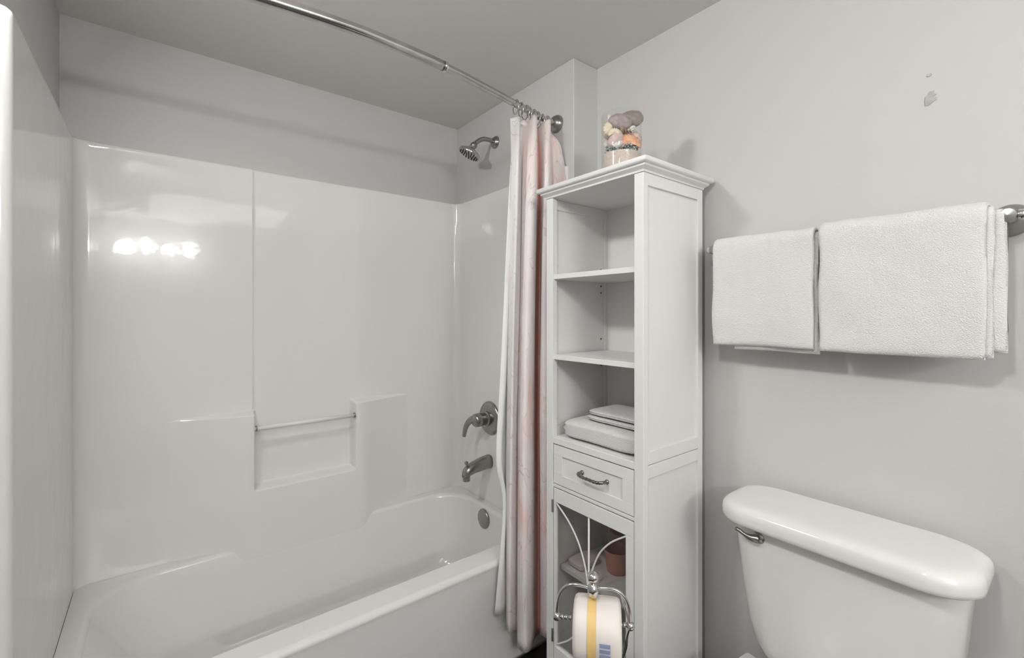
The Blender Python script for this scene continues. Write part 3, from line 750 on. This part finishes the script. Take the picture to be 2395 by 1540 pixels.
def towel(name, x0, x1, layers, seed=0):
    """layers: list of (radius, thickness, front bottom z, back bottom z, x offset left, x offset right)"""
    bm = bmesh.new()
    for li_, (R, th, zf, zbk, dx0, dx1) in enumerate(layers):
        NA, NU = 12, 46
        path = []
        nf = 34
        for k in range(nf): path.append((BY - R, zf + (BZ - zf) * k / nf, (-1, 0)))
        for k in range(NA + 1):
            a = PI - PI * k / NA
            path.append((BY + R * math.cos(a), BZ + R * math.sin(a), (math.cos(a), math.sin(a))))
        for k in range(1, nf + 1): path.append((BY + R * min(1, 1), BZ - (BZ - zbk) * k / nf, (1, 0)))
        N = len(path); L0, L1 = x0 + dx0, x1 + dx1
        outer, inner = [], []
        for i, (y, z, (ny, nz_)) in enumerate(path):
            ro, ri = [], []
            e_end = min(1, min(i, N - 1 - i) / 2.0); fe = math.sqrt(max(0, 1 - (1 - e_end) ** 2))
            drop = (BZ - z)
            for j in range(NU + 1):
                u = j / NU
                us = .5 - .5 * math.cos(PI * u); us = .35 * us + .65 * u
                eu = min(1, min(u, 1 - u) / .035); fu = math.sqrt(max(0, 1 - (1 - eu) ** 2))
                x = L0 + (L1 - L0) * us
                s = 1 if i < N / 2 else -1
                w_ = noise.noise(Vector((seed + li_ * 3.1, z * 7, s * 2.0)))
                x += (w_ * .007) * (1 - us) + noise.noise(Vector((seed + 9 + li_, z * 6, s * 3.))) * .006 * us
                q = noise.noise(Vector((x * 9 + seed, z * 7, li_ * 2.))) * .0045 + noise.noise(Vector((x * 26, z * 22, seed))) * .0014
                if s < 0: q *= .3
                q -= .004 * (1 - fu)
                zz = z + noise.noise(Vector((x * 8, seed, 3))) * .004 * (drop > .1) * (1 if i < N / 2 else 0)
                if i >= nf and i <= nf + NA: zz += noise.noise(Vector((x * 10, seed, 7))) * .003
                a_, b_ = th / 2 * (.25 + .75 * fu) * (.3 + .7 * fe) + q, -th / 2 * (.25 + .75 * fu) * (.3 + .7 * fe) + q * .4
                ro.append(bm.verts.new((x, min(y + ny * a_, YB - .004), zz + nz_ * a_)))
                ri.append(bm.verts.new((x, min(y + ny * b_, YB - .004), zz + nz_ * b_)))
            outer.append(ro); inner.append(ri)
        for i in range(N - 1):
            for j in range(NU):
                bm.faces.new((outer[i][j], outer[i][j + 1], outer[i + 1][j + 1], outer[i + 1][j]))
                bm.faces.new((inner[i][j], inner[i + 1][j], inner[i + 1][j + 1], inner[i][j + 1]))
            bm.faces.new((outer[i][0], outer[i + 1][0], inner[i + 1][0], inner[i][0]))
            bm.faces.new((outer[i][NU], inner[i][NU], inner[i + 1][NU], outer[i + 1][NU]))
        for j in range(NU):
            bm.faces.new((outer[0][j], inner[0][j], inner[0][j + 1], outer[0][j + 1]))
            bm.faces.new((outer[-1][j], outer[-1][j + 1], inner[-1][j + 1], inner[-1][j]))
    bmesh.ops.recalc_face_normals(bm, faces=bm.faces)
    return put(name, bm, M['terry'], smooth=True)
t = towel('hanging_towel', -.712, -.437, [(.0135, .009, H - .105, H - .09, .06, .004), (.0245, .012, H - .093, H - .06, 0, -.002)], 4)
tag(t, 'smaller folded white towel hanging on the bar next to the cabinet', 'towel')
t = towel('hanging_towel', -.428, -.128, [(.0125, .007, H - .080, H - .040, .0, .028), (.0205, .008, H - .092, H - .045, .01, .011), (.0305, .011, H - .096, H - .05, 0, 0)], 12)
tag(t, 'wider folded white towel hanging at the right end of the bar', 'towel')

# ================================================================ TOILET
TX0, TX1, TXC = -.640, -.120, -.380
toi = tag(empty('toilet', (TXC, 1.0, 0)), 'white toilet with a rounded tank lid against the back wall', 'toilet')
VT = toi.location
bm = bmesh.new(); rings = []
def tank_ring(z, w, yf, yb, r): return rrect(TXC - w, TXC + w, yf, yb, (r, r, .03, .03), z, 8)
for z, w, yf, r in ((.405, .095, 1.32, .05), (.412, .130, 1.298, .06), (.425, .160, 1.280, .065), (.445, .182, 1.268, .07), (.475, .198, 1.261, .07), (.53, .210, 1.254, .07),
                    (.62, .220, 1.246, .07), (.72, .229, 1.238, .07), (.800, .235, 1.233, .07), (.812, .232, 1.236, .07)):
    rings.append(tank_ring(z, w, yf, 1.415, r))
loft(bm, rings); bmesh.ops.recalc_face_normals(bm, faces=bm.faces)
lp(put('tank', bm, M['china'], toi, smooth=True), VT)
bm = bmesh.new(); rings = []
def lid_ring(z, e, yo=0): return rrect(TX0 + e, TX1 - e, 1.195 + e, 1.424 - min(e, .012), (.085, .085, .05, .05), z, 10)
for z, e in ((.801, .014), (.803, .006), (.808, .001), (.816, .0), (.828, .0), (.838, .002), (.845, .007), (.8495, .014), (.852, .024), (.853, .040), (.8532, .06)):
    rings.append(lid_ring(z, e))
loft(bm, rings); bmesh.ops.recalc_face_normals(bm, faces=bm.faces)
flat(lp(put('tank_lid', bm, M['china'], toi, smooth=True), VT))
lx, lz = -.531, .774
yt = 1.262
lev = lp(lt('lever_base', [(.0175, 0), (.0175, .004), (.015, .010), (.009, .014), (0, .015)], (lx, 1.243, lz), (-.25, -1, 0), M['nickel'], toi, 24), VT)
hp = catmull([(lx + .002, 1.228, lz - .001), (lx - .012, 1.220, lz), (lx - .026, 1.216, lz + .004), (lx - .040, 1.215, lz + .010), (lx - .049, 1.216, lz + .011)], 6)
bm = bmesh.new(); tube(bm, hp, [.0115 - .0065 * min(1, i / 12) for i in range(len(hp))], 12)
lp(put('flush_lever', bm, M['nickel'], toi, smooth=True), VT)['label'] = 'chrome flush lever on the front left of the tank'
# bowl, seat and lid (below the frame)
def egg(z, sx, y0_, y1_, n=32):
    out = []
    for k in range(n):
        a = 2 * PI * k / n; cy = (y0_ + y1_) / 2; hy = (y1_ - y0_) / 2
        out.append((TXC + sx * math.cos(a) * (1 - .12 * -math.sin(a) * (math.sin(a) < 0)), cy + hy * math.sin(a), z))
    return out
bm = bmesh.new(); loft(bm, [egg(0, .11, .82, 1.30), egg(.02, .108, .82, 1.30), egg(.15, .10, .80, 1.27), egg(.26, .14, .70, 1.26), egg(.34, .175, .66, 1.27), egg(.385, .18, .655, 1.27), egg(.39, .172, .66, 1.26)])
box(bm, TXC - .1, TXC + .1, 1.22, 1.40, .22, .404)
lp(put('bowl', bm, M['china'], toi, smooth=True), VT)
bm = bmesh.new(); loft(bm, [egg(.392, .178, .655, 1.215), egg(.398, .182, .650, 1.215), egg(.410, .182, .650, 1.215), egg(.428, .176, .66, 1.21), egg(.434, .15, .70, 1.19)])
lp(put('seat_lid', bm, M['china'], toi, smooth=True), VT)

# ================================================================ small bin in the corner
b = empty('waste_bin', (-.578, 1.262, 0), math.radians(-7))
bm = bmesh.new()
loft(bm, [rrect(-.036, .036, -.074, .074, .008, 0, 4), rrect(-.037, .037, -.075, .075, .008, .01, 4), rrect(-.042, .042, -.086, .086, .008, .345, 4)])
put('bin_body', bm, M['bin'], b, smooth=True).data.set_sharp_from_angle(angle=math.radians(40))
bm = bmesh.new()
loft(bm, [rrect(-.047, .047, -.090, .090, .004, .345, 4), rrect(-.048, .048, -.091, .091, .004, .362, 4), rrect(-.046, .046, -.088, .088, .006, .370, 4)])
put('bin_lid', bm, M['bin'], b, smooth=True).data.set_sharp_from_angle(angle=math.radians(40))
tag(b, 'white lidded box-shaped bin on the floor between cabinet and toilet', 'bin')

# ================================================================ TOILET PAPER STAND AND WRAPPED ROLL
tv = Vector((.763, .647, 0)); nv_ = Vector((-.647, .763, 0)); PC = Vector((-.732, .821, 0))
st = tag(empty('paper_stand', (PC.x, PC.y, 0)), 'free-standing chrome toilet paper holder in front of the cabinet door', 'paper holder')
VP = st.location
def P(s_, z, n_=0.): return PC + tv * s_ + nv_ * n_ + Vector((0, 0, z))
lp(lt('stand_base', [(.085, 0), (.085, .006), (.078, .014), (.03, .020), (.012, .03), (0, .03)], P(0, 0.0005, .08), (0, 0, 1), M['chrome'], st, 36), VP)
post = catmull([P(0, .02, .08), P(0, .3, .08), P(0, .58, .08), P(0, .645, .066), P(0, .672, .03), P(0, .690, .004)], 6)
lp(tb('stand_post', post, .0068, M['chrome'], st), VP)
lp(lt('collar', [(.006, -.020), (.011, -.015), (.0125, -.008), (.014, 0), (.0125, .007), (.008, .012), (.006, .014)], P(0, .698, .0), (0, 0, 1), M['chrome'], st, 20), VP)
lp(lt('finial', [(.005, 0), (.006, .006), (.012, .012), (.0145, .019), (.0125, .026), (.006, .031), (0, .032)], P(0, .708, 0), (0, 0, 1), M['chrome'], st, 20), VP)
fr = [P(-.0865, .628)] + [P(-.0845, .655), P(-.078, .680), P(-.064, .697), P(-.045, .704), P(-.02, .703), P(0, .699), P(.02, .703), P(.045, .704), P(.064, .697), P(.078, .680), P(.0845, .655), P(.0865, .628)]
lp(tb('arched_frame', catmull(fr, 5), .0040, M['chrome'], st, 12), VP)
tw = [P(-.0865 + .173 * k / 80, .622) for k in range(81)]
bm = bmesh.new(); tube(bm, tw, [.0048 + .0017 * math.sin(k * 1.3) for k in range(81)], 10)
lp(put('twisted_bar', bm, M['chrome'], st, smooth=True), VP)
for s_ in (-1, 1): lp(ball('end_ball', P(s_ * .0865, .622), .0105, M['chrome'], st), VP)
sc = catmull([P(.086, .618, .006), P(.080, .585, .02), P(.078, .545, .035), P(.066, .500, .055), P(.03, .470, .074), P(0, .462, .08)], 6)
lp(tb('scroll_brace', sc, .0036, M['chrome'], st, 12), VP)
sc = catmull([P(.066, .690, .004), P(.074, .660, .010), P(.084, .628, .006)], 6)
lp(tb('inner_brace', sc, .0026, M['chrome'], st, 10), VP)
# roll: axis along tv
RR, RW = .066, .056
rc = P(.010, .606, 0)
roll = tag(empty('toilet_roll', rc), 'wrapped toilet roll with a yellow stripe hanging on the chrome paper holder', 'toilet roll')
def lr(o): return lp(o, rc)
bm = bmesh.new()
prof = [(.018, -RW), (RR - .014, -RW), (RR - .005, -RW + .003), (RR - .001, -RW + .009), (RR, -RW + .02), *[(RR, -RW + .02 + (RW * 2 - .04) * k / 12) for k in range(1, 12)], (RR, RW - .02), (RR - .001, RW - .009), (RR - .005, RW - .003), (RR - .014, RW), (.018, RW)]
rings = []
u_, v_ = Vector(nv_), Vector((0, 0, 1))
for r, h in prof:
    ring = []
    for k in range(48):
        a = 2 * PI * k / 48
        q = 1 / (abs(math.cos(a)) ** 3.2 + abs(math.sin(a)) ** 3.2) ** (1 / 3.2)    # a softly squared pack
        q = 1 + (q - 1) * .45 * (r > .03)
        rj = r * q + noise.noise(Vector((h * 30, math.cos(a) * 3, math.sin(a) * 3))) * .0016 * (r > .03)
        ring.append(rc + tv * h + rj * (math.cos(a) * u_ + math.sin(a) * v_))
    rings.append(ring)
R_ = loft(bm, rings, False, False)
for k in range(48): bm.faces.new((R_[0][k], R_[-1][k], R_[-1][(k + 1) % 48], R_[0][(k + 1) % 48]))
bmesh.ops.recalc_face_normals(bm, faces=bm.faces)
lr(put('wrapper', bm, M['paper'], roll, smooth=True))
def band(name, h0, h1, a0, a1, off, m):
    bm = bmesh.new(); n = 24; rows = []
    for i in range(n + 1):
        a = math.radians(a0 + (a1 - a0) * i / n)
        q = 1 / (abs(math.cos(a)) ** 3.2 + abs(math.sin(a)) ** 3.2) ** (1 / 3.2); q = 1 + (q - 1) * .45
        row = []
        for h in (h0, (h0 + h1) / 2, h1):
            rj = RR * q + noise.noise(Vector((h * 30, math.cos(a) * 3, math.sin(a) * 3))) * .0016 + off + .0008
            row.append(bm.verts.new(rc + tv * h + rj * (math.cos(a) * u_ + math.sin(a) * v_)))
        rows.append(row)
    for a_, b_ in zip(rows, rows[1:]):
        for j in range(2): bm.faces.new((a_[j], a_[j + 1], b_[j + 1], b_[j]))
    return lr(put(name, bm, m, roll, smooth=True))
band('stripe', -.022, -.002, 60, 300, .0006, M['yellow'])['label'] = 'yellow printed stripe'
for k in range(3):
    a = 170 + k * 11
    band('printed_bar', .006, .030, a, a + 8, .0007, M['blue'])['label'] = 'blue printed bar'

# ================================================================ lamps (out of frame, mirrored in the acrylic)
va = tag(empty('vanity_light', (1.96, .0, 2.06)), 'vanity light bar with four lit globe bulbs on the far wall', 'light')
lp(bx('backplate', 1.975, 1.999, -.36, .36, 2.01, 2.11, M['chrome'], va, bevel=.004), va.location)
for y in (-.27, -.09, .09, .27):
    lp(lt('socket', [(.03, 0), (.03, .02), (.02, .04), (0, .04)], (1.976, y, 2.06), (-1, 0, 0), M['chrome'], va, 20), va.location)
    lp(ball('bulb', (1.885, y, 2.06), .047, M['bulb'], va), va.location)
for lx_, az, lab_ in ((-1.13, 6, 'adjustable ceiling spotlight in the corner beside the tub'), (-.20, 16, 'adjustable ceiling spotlight opposite the toilet')):
    cl = tag(empty('ceiling_light', (lx_, -.30, ZC)), lab_, 'light', 'ceiling spotlights')
    a_, z_ = math.radians(52), math.radians(az)
    ld = Vector((math.sin(a_) * math.sin(z_), math.sin(a_) * math.cos(z_), -math.cos(a_)))
    hd_ = Vector((lx_, -.262, 2.285))
    lp(lt('mount', [(.05, 0), (.05, .012), (.02, .018), (0, .018)], (lx_, -.30, ZC - .0005), (0, 0, -1), M['lacquer'], cl, 32), cl.location)
    lp(lt('lamp_housing', [(.086, -.002), (.088, -.004), (.084, -.02), (.06, -.055), (.03, -.07), (0, -.072)], hd_, ld, M['lacquer'], cl, 32), cl.location)
    lp(lt('lens', [(.080, -.006), (.078, -.003), (0, -.002)], hd_, ld, M['dome'], cl, 32), cl.location)
